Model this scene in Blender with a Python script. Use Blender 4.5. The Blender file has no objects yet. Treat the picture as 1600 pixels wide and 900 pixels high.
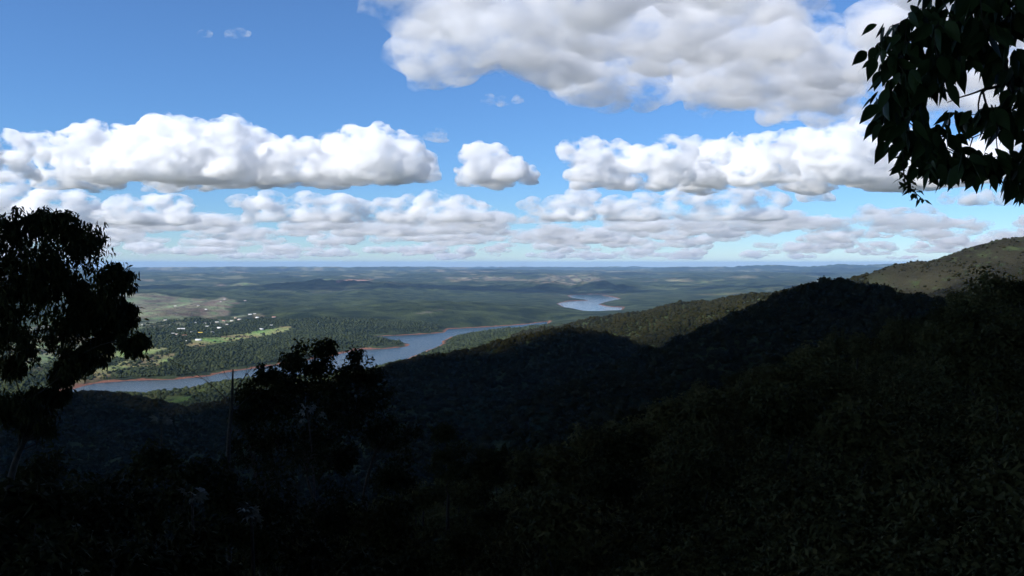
import bpy, math, random, time, os
import numpy as np
from mathutils import Vector, Matrix

T0 = time.time()
SCENE = bpy.context.scene
COL = SCENE.collection
rad = math.radians

# ------------------------------------------------------------------ camera
F = 1385.6                    # focal length in pixels of the 1600x900 photograph (60 degrees across)
EYE = 412.0                   # row of the true horizon
PITCH = math.atan((450.0 - EYE) / F)
cam_data = bpy.data.cameras.new('camera')
cam_data.sensor_width = 36.0
cam_data.lens = 36.0 * F / 1600.0
cam_data.clip_start = 0.1
cam_data.clip_end = 300000.0
camera = bpy.data.objects.new('camera', cam_data)
camera.rotation_euler = (math.pi / 2 - PITCH, 0, 0)
COL.objects.link(camera)
SCENE.camera = camera

# ------------------------------------------------------------------ sky, sun, exposure
SUN_TO = Vector((-0.66, -0.40, 0.58)).normalized()        # towards the sun: high, from the left and a little behind
SUN_EL = math.asin(SUN_TO.z)
SUN_AZ = math.atan2(SUN_TO.x, SUN_TO.y)                    # from +Y towards +X
world = bpy.data.worlds.new('World')
SCENE.world = world
world.use_nodes = True
wn = world.node_tree
wn.nodes.clear()
w_out = wn.nodes.new('ShaderNodeOutputWorld')
w_bg = wn.nodes.new('ShaderNodeBackground')
w_sky = wn.nodes.new('ShaderNodeTexSky')
w_sky.sky_type = 'NISHITA'
w_sky.sun_disc = False
w_sky.sun_elevation = SUN_EL
w_sky.sun_rotation = SUN_AZ
w_sky.altitude = 8000
w_sky.air_density = 2.6
w_sky.dust_density = 0.0
w_sky.ozone_density = 10.0
w_bg.inputs['Strength'].default_value = 0.10
wn.links.new(w_sky.outputs[0], w_bg.inputs[0])
wn.links.new(w_bg.outputs[0], w_out.inputs[0])

sun_data = bpy.data.lights.new('sun', 'SUN')
sun_data.energy = 5.0
sun_data.angle = rad(0.5)
sun_data.color = (1.0, 0.97, 0.93)
sun = bpy.data.objects.new('sun', sun_data)
sun.rotation_euler = SUN_TO.to_track_quat('Z', 'Y').to_euler()
COL.objects.link(sun)

SCENE.view_settings.view_transform = 'Standard'
SCENE.view_settings.look = 'None'
SCENE.view_settings.exposure = 0.48
SCENE.view_settings.gamma = 1.0
SCENE.view_settings.use_curve_mapping = False
SCENE.render.engine = 'CYCLES'
cy = SCENE.cycles
cy.max_bounces = 66
cy.volume_bounces = 64
cy.diffuse_bounces = 2
cy.glossy_bounces = 2
cy.transmission_bounces = 2
cy.transparent_max_bounces = 64
cy.use_denoising = True
cy.use_adaptive_sampling = True
cy.adaptive_threshold = 0.03
cy.sample_clamp_indirect = 10.0
cy.caustics_reflective = False
cy.caustics_refractive = False

RNG = np.random.default_rng(7)
random.seed(7)

# ------------------------------------------------------------------ helpers
def P(px, py, d):
    """The point seen at photo pixel (px, py) whose forward distance is d metres."""
    u = (px - 800.0) / F; v = (450.0 - py) / F
    dy = math.cos(PITCH) + v * math.sin(PITCH)
    dz = -math.sin(PITCH) + v * math.cos(PITCH)
    return Vector((u / dy * d, d, dz / dy * d))

def mesh_from(name, verts, faces, smooth=False):
    """numpy (n,3) verts and (m,k) faces -> mesh; faces all of one size."""
    verts = np.ascontiguousarray(verts, dtype=np.float32); faces = np.ascontiguousarray(faces, dtype=np.int32)
    me = bpy.data.meshes.new(name)
    n, k = faces.shape
    me.vertices.add(len(verts)); me.vertices.foreach_set('co', verts.ravel())
    me.loops.add(n * k); me.loops.foreach_set('vertex_index', faces.ravel())
    me.polygons.add(n)
    me.polygons.foreach_set('loop_start', np.arange(0, n * k, k, dtype=np.int32))
    me.polygons.foreach_set('loop_total', np.full(n, k, dtype=np.int32))
    if smooth: me.polygons.foreach_set('use_smooth', np.ones(n, dtype=bool))
    me.update(); me.validate()
    return me

def link(name, data, parent=None, loc=None, mat=None):
    o = bpy.data.objects.new(name, data)
    COL.objects.link(o)
    if parent is not None: o.parent = parent
    if loc is not None: o.location = loc
    if mat is not None and data is not None:
        if not data.materials: data.materials.append(mat)
    return o

def tag(o, label=None, cat=None, group=None, kind=None):
    if label: o['label'] = label
    if cat: o['category'] = cat
    if group: o['group'] = group
    if kind: o['kind'] = kind
    return o

def volume_material(name, density, color=(1, 1, 1), g=0.0):
    m = bpy.data.materials.new(name); m.use_nodes = True
    nt = m.node_tree; nt.nodes.clear()
    out = nt.nodes.new('ShaderNodeOutputMaterial')
    v = nt.nodes.new('ShaderNodeVolumeScatter')
    v.inputs['Color'].default_value = (*color, 1); v.inputs['Density'].default_value = density
    v.inputs['Anisotropy'].default_value = g
    nt.links.new(v.outputs[0], out.inputs['Volume'])
    return m

# ------------------------------------------------------------------ clouds
def vapour_material(name, density, scale, lo, hi, g=0.2, step=0.1, stretch=1.0, base=0.0):
    m = bpy.data.materials.new(name); m.use_nodes = True
    nt = m.node_tree; nt.nodes.clear(); N = nt.nodes; L = nt.links.new
    out = N.new('ShaderNodeOutputMaterial'); v = N.new('ShaderNodeVolumeScatter')
    v.inputs['Color'].default_value = (1, 1, 1, 1); v.inputs['Anisotropy'].default_value = g
    geo = N.new('ShaderNodeNewGeometry'); mp = N.new('ShaderNodeMapping'); mp.inputs['Scale'].default_value = (1 / stretch, 1, 1.15)
    L(geo.outputs['Position'], mp.inputs['Vector'])
    n = N.new('ShaderNodeTexNoise'); n.inputs['Scale'].default_value = scale; n.inputs['Detail'].default_value = 4; n.inputs['Roughness'].default_value = 0.62
    L(mp.outputs[0], n.inputs['Vector'])
    r = N.new('ShaderNodeMapRange'); r.inputs['From Min'].default_value = lo; r.inputs['From Max'].default_value = hi; r.inputs['To Min'].default_value = base * density; r.inputs['To Max'].default_value = density
    L(n.outputs['Fac'], r.inputs['Value']); L(r.outputs[0], v.inputs['Density'])
    L(v.outputs[0], out.inputs['Volume'])
    m.cycles.volume_step_rate = step if hasattr(m.cycles, 'volume_step_rate') else 1
    m.cycles.homogeneous_volume = False
    return m

def cloud_nodes():
    ng = bpy.data.node_groups.new('cloud_mesher', 'GeometryNodeTree')
    ng.interface.new_socket('Geometry', in_out='INPUT', socket_type='NodeSocketGeometry')
    s = ng.interface.new_socket('Voxel', in_out='INPUT', socket_type='NodeSocketFloat')
    ng.interface.new_socket('Geometry', in_out='OUTPUT', socket_type='NodeSocketGeometry')
    N = ng.nodes
    gi = N.new('NodeGroupInput'); go = N.new('NodeGroupOutput')
    at = N.new('GeometryNodeInputNamedAttribute'); at.data_type = 'FLOAT'; at.inputs['Name'].default_value = 'rad'
    mp = N.new('GeometryNodeMeshToPoints')
    pv = N.new('GeometryNodePointsToVolume'); pv.resolution_mode = 'VOXEL_SIZE'
    vm = N.new('GeometryNodeVolumeToMesh'); vm.resolution_mode = 'GRID'
    vm.inputs['Threshold'].default_value = 0.1
    L = ng.links.new
    L(gi.outputs[0], mp.inputs['Mesh']); L(at.outputs[0], mp.inputs['Radius'])
    L(mp.outputs[0], pv.inputs['Points']); L(at.outputs[0], pv.inputs['Radius'])
    L(gi.outputs[1], pv.inputs['Voxel Size'])
    L(pv.outputs[0], vm.inputs['Volume']); L(vm.outputs[0], go.inputs[0])
    return ng, s.identifier
CLOUD_NG, CLOUD_VOX = cloud_nodes()

def grow(lobes, rng, levels=((14, 0.30, 0.55), (7, 0.30, 0.5)), up=0.15):
    """fractal billows: every ball carries smaller balls on its skin"""
    out = [lobes]; cur = lobes
    for n, a, b in levels:
        m = len(cur) * n
        src = np.repeat(cur, n, axis=0)
        d = rng.normal(size=(m, 3)); d[:, 2] = d[:, 2] * 0.9 + up
        d /= np.linalg.norm(d, axis=1)[:, None]
        r = src[:, 3] * rng.uniform(a, b, m)
        c = src[:, :3] + d * (src[:, 3] * rng.uniform(0.75, 1.0, m))[:, None]
        cur = np.column_stack([c, r]); out.append(cur)
    return np.concatenate(out)

def noise3(p, seed):
    i = np.floor(p).astype(np.int64); f = p - i; u = f * f * f * (f * (f * 6 - 15) + 10); out = np.zeros(len(p))
    for c in range(8):
        o = np.array([c & 1, c >> 1 & 1, c >> 2]); q = i + o
        h = (q[:, 0] * 374761393 + q[:, 1] * 668265263 + q[:, 2] * 1442695041 + seed * 974634777) & 0xFFFFFFFF
        h = ((h ^ (h >> 13)) * 1274126177) & 0xFFFFFFFF; h = h ^ (h >> 16)
        a = (h & 1023) * (2 * math.pi / 1024); z = ((h >> 10) & 1023) / 511.5 - 1; s = np.sqrt(np.maximum(1 - z * z, 0))
        d = f - o
        w = np.where(o[0], u[:, 0], 1 - u[:, 0]) * np.where(o[1], u[:, 1], 1 - u[:, 1]) * np.where(o[2], u[:, 2], 1 - u[:, 2])
        out += w * (np.cos(a) * s * d[:, 0] + np.sin(a) * s * d[:, 1] + z * d[:, 2])
    return out

def ruffle(me, scale, amp, seed, octaves=4, voxel=12):
    """fractal billows and torn edges on a cloud's skin"""
    n = len(me.vertices); co = np.empty(n * 3, np.float32); me.vertices.foreach_get('co', co); co = co.reshape(-1, 3).astype(float)
    no = np.empty(n * 3, np.float32); me.vertices.foreach_get('normal', no); no = no.reshape(-1, 3)
    h = np.zeros(n); f = 1.0 / scale; a = amp
    for k in range(octaves):
        v = noise3(co * f + 7.3 * k, seed + k); h += a * (1.1 - 3.2 * np.abs(v) if k % 2 == 0 else 1.6 * v); f *= 2.1; a *= 0.52
    co += no * h[:, None]
    me.vertices.foreach_set('co', co.astype(np.float32).ravel()); me.update()
    # one clean closed skin again
    ob = bpy.data.objects.new('skin', me); COL.objects.link(ob)
    md = ob.modifiers.new('m', 'REMESH'); md.mode = 'VOXEL'; md.voxel_size = voxel; md.adaptivity = 0
    res = bpy.data.meshes.new_from_object(ob.evaluated_get(bpy.context.evaluated_depsgraph_get()))
    bpy.data.objects.remove(ob); bpy.data.meshes.remove(me); res.materials.clear()
    return res

def raw_cloud(c, r, voxel):
    """closed skin round a heap of balls"""
    me = bpy.data.meshes.new('pts')
    me.vertices.add(len(c)); me.vertices.foreach_set('co', np.ascontiguousarray(c, dtype=np.float32).ravel())
    at = me.attributes.new('rad', 'FLOAT', 'POINT'); at.data.foreach_set('value', np.ascontiguousarray(r, dtype=np.float32))
    ob = bpy.data.objects.new('pts', me); COL.objects.link(ob)
    md = ob.modifiers.new('m', 'NODES'); md.node_group = CLOUD_NG; md[CLOUD_VOX] = voxel
    dg = bpy.context.evaluated_depsgraph_get()
    res = bpy.data.meshes.new_from_object(ob.evaluated_get(dg))
    bpy.data.objects.remove(ob); bpy.data.meshes.remove(me)
    res.materials.clear()
    return res

def cloud(lobes, base, voxel, seed, mat, label, group=None, name='cumulus_cloud', levels=((14, 0.30, 0.55), (7, 0.30, 0.5)), squash=0.35, up=0.15, swell=1.16, fill=True, fringe=0.0, sx=1.35, rough=None, caps=0.0, cap_share=1.0):
    rng = np.random.default_rng(seed)
    lobes = np.array(lobes, dtype=float); lobes[:, 3] *= swell
    if fill:      # the underside is broad and level
        n = len(lobes); j = rng.normal(size=(n, 2)) * lobes[:, 3:4] * 0.5
        low = np.column_stack([lobes[:, 0] + j[:, 0], lobes[:, 1] + j[:, 1], base + lobes[:, 3] * 0.30, lobes[:, 3] * 0.95])
        low = low[(lobes[:, 2] - base) < lobes[:, 3] * 3.5]
        lobes = np.concatenate([lobes, low])
    b = grow(lobes, rng, levels, up)
    skin = b[len(lobes):].copy()
    o0 = np.array([b[:, 0].mean(), b[:, 1].mean(), base])
    b[:, :3] -= o0; b[:, 0] /= sx
    b = b[b[:, 3] > voxel * 0.9]
    res = raw_cloud(b[:, :3], b[:, 3], voxel)
    big = max(lobes[:, 3]); rs, ra = rough or (big * 0.75, big * 0.21)
    res = ruffle(res, rs, ra, seed, voxel=voxel)
    n = len(res.vertices); co = np.empty(n * 3, np.float32); res.vertices.foreach_get('co', co); co = co.reshape(-1, 3)
    low = co[:, 2] < 0
    co[low, 2] *= squash; co[:, 0] *= sx
    res.vertices.foreach_set('co', co.ravel()); res.materials.clear(); res.materials.append(mat); res.name = name; res.update()
    o = link(name, res, loc=o0)
    tag(o, label, 'cloud', group)
    if caps:      # crisp dense billows on the sunlit upper part
        lim = np.mean(lobes[:, 3]) * caps
        f = b[(b[:, 2] > lim) & (b[:, 3] > voxel * 1.2) & (rng.uniform(size=len(b)) < cap_share)]
        c = raw_cloud(f[:, :3], f[:, 3] * 0.97, voxel); c = ruffle(c, 11 * voxel, 2.0 * voxel, seed + 3, 4, voxel)
        c.transform(Matrix.Diagonal((sx, 1, 1, 1))); c.materials.append(M_CAP); link('billows', c, o)
    if fringe:    # torn, thinner vapour along its edges
        k = rng.choice(len(skin), min(len(skin), int(fringe)), replace=False); f = skin[k]
        d = rng.normal(size=(len(f), 3)) * np.array((1, 1, 0.6)); f[:, :3] += d * f[:, 3:4] * 1.2; f[:, 3] *= rng.uniform(0.5, 1.3, len(f))
        f = f[f[:, 2] > base - 20]
        voxel *= 1.5; q = f[:, :3] - o0; q[:, 0] /= sx * 1.5; c = raw_cloud(q, f[:, 3], voxel); c = ruffle(c, 5 * voxel, 1.3 * voxel, seed + 9, 3, voxel)
        c.transform(Matrix.Diagonal((sx * 1.5, 1, 1, 1))); c.materials.append(M_FRINGE); tag(link('fringe', c, o), kind='stuff')
    return o

CLOUD_BASE = 840.0
M_CLOUD = vapour_material('cloud_dense', 0.021, 0.0052, 0.45, 0.60, step=0.085, stretch=1.4)
M_CLOUD_FAR = vapour_material('cloud_far', 0.0060, 0.0026, 0.45, 0.62, step=0.04, stretch=1.8)
M_CLOUD_THIN = vapour_material('cloud_thin', 0.016, 0.0060, 0.46, 0.63, step=0.07, stretch=1.5)
M_CAP = volume_material('cloud_billows', 0.0125, g=0.3)
M_MARGIN = volume_material('shadow_softener_vapour', 0.0018)
M_DECK = volume_material('cloud_deck', 0.02)
M_FRINGE = volume_material('cloud_fringe', 0.006)
M_WISP = vapour_material('cloud_wisp', 0.016, 0.014, 0.45, 0.65, step=0.1, stretch=1.4)
M_ROW = vapour_material('cloud_row', 0.0105, 0.0034, 0.44, 0.60, step=0.05, stretch=1.5)

def px_lobes(spec, d, depth=1.0, seed=0):
    rng = np.random.default_rng(seed); out = []
    for px, py, r in spec:
        dd = d + rng.uniform(-1, 1) * r * d / F * depth * 2
        p = P(px, py, dd)
        out.append((p.x, p.y, p.z, r * d / F))
    return out

def base_dist(py): return CLOUD_BASE * F / (EYE - py)

def footprint(poly_px, base, n, rng, rmin, rmax, thick):
    """balls spread over a footprint given by photo pixels of a cloud's base"""
    pts = np.array([[*(lambda q: (q.x, q.y))(P(px, py, base * F / (EYE - py)))] for px, py in poly_px])
    lo, hi = pts.min(0), pts.max(0); out = []
    while len(out) < n:
        q = rng.uniform(lo, hi)
        if inside(q[0], q[1], pts):
            r = rng.uniform(rmin, rmax)
            out.append((q[0], q[1], base + r * 0.25 + rng.uniform(0, thick), r))
    return out

def inside(x, y, poly):
    c = False; j = len(poly) - 1
    for i in range(len(poly)):
        if (poly[i][1] > y) != (poly[j][1] > y) and x < (poly[j][0] - poly[i][0]) * (y - poly[i][1]) / (poly[j][1] - poly[i][1]) + poly[i][0]: c = not c
        j = i
    return c

DECK_EDGE = 440
def make_clouds():
    # the long bank over the valley
    d = base_dist(287)
    spec = [(20,232,20),(70,230,22),(120,224,20),(150,228,27),(200,236,32),(255,228,34),(250,216,24),(300,238,32),(355,228,30),(350,216,20),(400,236,28),(430,245,22),(470,248,26),(520,240,28),(560,230,27),(600,230,28),(635,246,24),(662,256,12),(575,252,30),(480,262,20),(350,258,28),(250,255,30),(180,250,26),(110,250,20),(310,262,24),(420,262,22),(530,262,24),(-40,235,24),(-90,240,26)]
    cloud(px_lobes(spec, d + 350, 2.3, 1), P(0, 277, d).z, 14, 11, M_CLOUD, 'long bright cumulus bank with billowing white tops above the reservoir valley', swell=0.98, levels=((12, 0.30, 0.55), (7, 0.28, 0.5), (5, 0.35, 0.6)), fringe=0)
    spec = [(745,247,19),(775,252,17),(760,264,22),(800,267,15),(825,273,10),(735,262,16)]
    cloud(px_lobes(spec, d + 350, 2.0, 2), P(0, 279, d).z, 12, 12, M_CLOUD, 'smaller two-headed cumulus just beside the end of the long bank', swell=1.02, levels=((12, 0.30, 0.55), (7, 0.28, 0.5), (5, 0.35, 0.6)), fringe=0)
    d = base_dist(293)
    spec = [(900,240,15),(930,242,17),(970,242,16),(1010,252,20),(1055,243,20),(1100,248,24),(1150,244,22),(1200,240,24),(1250,238,27),(1300,234,30),(1350,230,30),(1400,238,32),(1450,245,30),(960,266,12),(920,270,12),(1080,265,22),(1180,262,25),(1280,265,26),(1380,268,26),(1500,255,28),(1560,250,28)]
    cloud(px_lobes(spec, d + 250, 2.3, 3), P(0, 286, d).z, 14, 13, M_CLOUD, 'long grey-based cumulus bank running behind the overhanging leafy branch', swell=1.02, levels=((12, 0.30, 0.55), (7, 0.28, 0.5), (5, 0.35, 0.6)), fringe=0)
    # the great cloud overhead, seen from below
    rng = np.random.default_rng(5)
    poly = [(560,-20),(575,8),(625,22),(690,32),(700,55),(622,76),(640,94),(720,100),(800,102),(838,112),(825,134),(870,146),(930,150),(1000,148),(1060,160),(1120,172),(1180,186),(1260,190),(1360,182),(1480,180),(1620,190),(1800,180),(1800,-60),(1360,-60),(1330,30),(1255,8),(1240,-60)]
    lb = footprint(poly, CLOUD_BASE, 300, rng, 30, 95, 45) + footprint(poly, CLOUD_BASE, 42, rng, 80, 140, 50)
    cloud(lb, CLOUD_BASE, 15, 21, M_CLOUD_THIN, 'broad ragged white and grey cloud hanging over the top of the view', squash=0.8, levels=((8, 0.30, 0.6), (5, 0.3, 0.5)), up=0.0, swell=1.0, fill=False, fringe=0, sx=1.2, rough=(150, 38))
    # the same deck, unseen over the viewpoint, spread wide behind to darken near hills
    lb = []
    for i in range(230):
        lb.append((rng.uniform(-3400, 1300), rng.uniform(-3800, DECK_EDGE), CLOUD_BASE + rng.uniform(60, 300), rng.uniform(220, 380)))
    cloud(lb, CLOUD_BASE, 70, 22, M_DECK, 'thick unseen cloud overhead that shades the near hills', squash=0.3, levels=((6, 0.3, 0.5),), up=0.0, swell=1.0, fill=False)
    lb = np.array([(rng.uniform(-3400, 1700), DECK_EDGE + rng.uniform(-100, 620), CLOUD_BASE + rng.uniform(80, 260), rng.uniform(110, 210)) for i in range(130)])  # unseen strip of thin vapour, added to soften the deck's shadow edge
    c = ruffle(raw_cloud(lb[:, :3], lb[:, 3], 60), 260, 50, 4, 3, 60); c.materials.append(M_MARGIN); tag(link('shadow_softener', c), 'unseen thin vapour added to soften the shadow edge of the overhead cloud', kind='stuff')
    # second row of clouds, farther off
    d = base_dist(347)
    far = 'clouds of the second row'
    spec = [(370,314,7),(420,312,10),(480,317,12),(530,320,12),(560,324,10),(600,324,10),(640,322,12),(680,318,13),(720,324,12),(750,332,10),(500,330,11),(610,334,11),(700,334,11),(400,322,9),(450,330,9),(560,338,8),(660,338,9)]
    cloud(px_lobes(spec, d, 1, 6), P(0, 345, d).z, 30, 31, M_ROW, 'flat-bottomed row of low cumulus under the long bright bank', swell=1.15, levels=((12, 0.30, 0.55), (6, 0.28, 0.5)), sx=2.0)
    spec = [(10,282,12),(40,292,9),(20,312,14),(70,314,14),(110,312,11),(130,322,12),(190,320,11),(240,324,12),(270,320,12),(200,337,10),(100,332,14),(40,332,14),(-30,310,16),(160,338,9),(285,330,9)]
    cloud(px_lobes(spec, d, 1, 7), P(0, 348, d).z, 30, 32, M_ROW, 'grey-white row of clouds above the dark domed tree', swell=1.15, levels=((12, 0.30, 0.55), (6, 0.28, 0.5)), sx=2.0)
    spec = [(830,322,9),(870,320,11),(910,304,10),(900,322,13),(960,320,11),(1010,317,12),(1060,307,9),(1100,307,11),(1150,307,11),(1190,307,11),(1215,312,8),(1050,327,9),(940,332,9),(860,334,8),(1000,333,9),(1110,322,9),(1170,322,8)]
    cloud(px_lobes(spec, d, 1, 8), P(0, 342, d).z, 30, 33, M_ROW, 'broken row of low cumulus beneath the grey-based bank', swell=1.15, levels=((12, 0.30, 0.55), (6, 0.28, 0.5)), sx=2.0)
    # small single clouds
    d2 = base_dist(335)
    for k, (spec, base, lab) in enumerate([
        ([(1255,305,7),(1272,302,8),(1290,307,6)], 313, 'small oval cloud just below the end of the grey-based bank'),
        ([(1345,328,4),(1358,326,6),(1370,329,4)], 333, 'small flat cloud, first of three below the leafy branch'),
        ([(1405,330,4),(1411,329,4)], 334, 'tiny puff of cloud between two small flat clouds'),
        ([(1435,328,5),(1447,326,6),(1460,329,4)], 333, 'small rounded cloud, last of three below the leafy branch'),
        ([(1480,310,7),(1510,306,9),(1540,310,8),(1570,308,9)], 318, 'pale cloud strip partly hidden by the hanging leaves'),
        ([(232,290,6),(258,290,8),(280,292,6)], 299, 'thin grey cloud shred below the long bright bank')]):
        cloud(px_lobes(spec, d2, 0.6, 40 + k), P(0, base, d2).z, 20, 50 + k, M_ROW, lab)
    d3 = 5200
    for k, (spec, lab) in enumerate([
        ([(358,54,3),(368,52,5),(380,53,4)], 'tiny lone white puff high in the blue sky'),
        ([(315,52,3),(326,52,3)], 'faint wisp beside the tiny lone puff'),
        ([(672,212,4),(682,217,6),(692,222,4)], 'small puff between the long bank and the two-headed cloud'),
        ([(765,157,5),(785,160,5),(808,158,4)], 'faint grey wisp below the great overhead cloud'),
        ([(1200,184,5),(1215,180,8),(1232,180,7)], 'bright scrap of cloud under the edge of the great cloud')]):
        cloud(px_lobes(spec, d3, 0.6, 60 + k), P(0, spec[0][1] + 4, d3).z, 5, 70 + k, M_WISP, lab, squash=0.5, swell=1.5, levels=((12, 0.3, 0.6), (5, 0.4, 0.6)))
    # the far rows towards the horizon
    rng = np.random.default_rng(77)
    balls = []
    for k in range(340):
        t = rng.uniform(0, 1); py = 345 + 59 * t
        px = rng.uniform(-60, 1660)
        if px > 1150 and rng.uniform() < 0.35: continue
        d = 21000 + 30000 * t
        w = rng.uniform(12, 80) * (1 - 0.35 * t); h = rng.uniform(2.4, 7.0) * (1.15 - 0.6 * t)
        spec = [(px + w * (q - 0.5), py - h * rng.uniform(0.3, 1.1), h * rng.uniform(0.7, 1.3)) for q in np.linspace(0, 1, int(w / h) + 2)]
        lb = np.array(px_lobes(spec, d, 3, 100 + k)); lb[:, 3] *= 1.25
        b = grow(lb, rng, ((9, 0.35, 0.6),), 0.15); z0 = P(0, py, d).z
        low = b[:, 2] < z0 + 0.3 * b[:, 3]; b[low, 2] = z0 + 0.3 * b[low, 3]; balls.append(b)
    b = np.concatenate(balls)
    b[:, 0] /= 2.0; me = raw_cloud(b[:, :3], b[:, 3], 60); me = ruffle(me, 300, 55, 5, 3, voxel=66); me.transform(Matrix.Diagonal((2.0, 1, 1, 1))); me.materials.append(M_CLOUD_FAR)
    tag(link('far_clouds', me), 'rows of small flat clouds crowding towards the horizon', kind='stuff')
make_clouds()
print('clouds', time.time() - T0)

# ------------------------------------------------------------------ terrain
WATER = -350.0

def _hash(ix, iy, seed):
    h = (ix.astype(np.int64) * 374761393 + iy.astype(np.int64) * 668265263 + seed * 974634777) & 0xFFFFFFFF
    h = ((h ^ (h >> 13)) * 1274126177) & 0xFFFFFFFF
    return (h ^ (h >> 16)) & 0xFFFFFFFF

_COS = np.cos(np.arange(1024) * (2 * math.pi / 1024)); _SIN = np.sin(np.arange(1024) * (2 * math.pi / 1024))
def noise(x, y, seed=0):
    """gradient noise, about -0.7..0.7"""
    x0 = np.floor(x); y0 = np.floor(y); fx = x - x0; fy = y - y0
    u = fx * fx * fx * (fx * (fx * 6 - 15) + 10); v = fy * fy * fy * (fy * (fy * 6 - 15) + 10)
    def g(ix, iy, dx, dy):
        a = _hash(ix, iy, seed) & 1023
        return _COS[a] * dx + _SIN[a] * dy
    n00 = g(x0, y0, fx, fy); n10 = g(x0 + 1, y0, fx - 1, fy)
    n01 = g(x0, y0 + 1, fx, fy - 1); n11 = g(x0 + 1, y0 + 1, fx - 1, fy - 1)
    return (n00 * (1 - u) + n10 * u) * (1 - v) + (n01 * (1 - u) + n11 * u) * v

def fbm(x, y, octaves=4, seed=0, gain=0.5):
    t = np.zeros_like(x, dtype=float); a = 1.0; f = 1.0
    for k in range(octaves):
        t += a * noise(x * f, y * f, seed + k * 17); a *= gain; f *= 2.03
    return t

def sstep(a, b, x):
    t = np.clip((x - a) / (b - a), 0, 1); return t * t * (3 - 2 * t)

def on_plane(px, py, z):
    """where the ray through a photo pixel meets the level z"""
    p = P(px, py, 1.0); t = z / p.z
    return (p.x * t, p.y * t)

def poly_sd(x, y, poly):
    """signed distance to a polygon, negative inside"""
    d2 = np.full(x.shape, 1e18); ins = np.zeros(x.shape, bool)
    n = len(poly)
    for i in range(n):
        ax, ay = poly[i]; bx, by = poly[(i + 1) % n]
        ex, ey = bx - ax, by - ay
        t = np.clip(((x - ax) * ex + (y - ay) * ey) / (ex * ex + ey * ey + 1e-9), 0, 1)
        d2 = np.minimum(d2, (x - ax - t * ex) ** 2 + (y - ay - t * ey) ** 2)
        if by != ay:
            c = ((ay > y) != (by > y)) & (x < ex * (y - ay) / ey + ax); ins ^= c
    d = np.sqrt(d2)
    return np.where(ins, -d, d)

LAKE_PX = [
    [(20,672),(60,644),(85,626),(100,611),(150,599),(200,595),(270,593),(325,588),(345,583),(400,575),(455,566),(520,556),(560,546),(605,545),(636,541),(641,538.5),(634,536),(610,531),(578,525.5),(620,524),(660,522),(695,519.5),(700,514),(760,511),(820,507),(858,502),
     (852,507),(800,516),(745,520),(705,526),(690,533),(692,538),(660,551),(620,566),(560,580),(500,590),(420,595),(350,598),(300,604),(280,611),(260,615),(215,617),(160,614),(110,622),(85,640),(50,668),(20,690)],
    [(871,474.5),(890,470),(922,469.5),(895,466),(888,462),(905,460),(922,459.5),(955,459.5),(940,461.5),(952,463),(969,467),(950,471),(934,475.5),(950,479),(974,480),(968,486),(940,488.5),(922,490),(910,485),(884,481)],
]
LAKES = [[on_plane(px, py, WATER) for px, py in L] for L in LAKE_PX]

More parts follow.
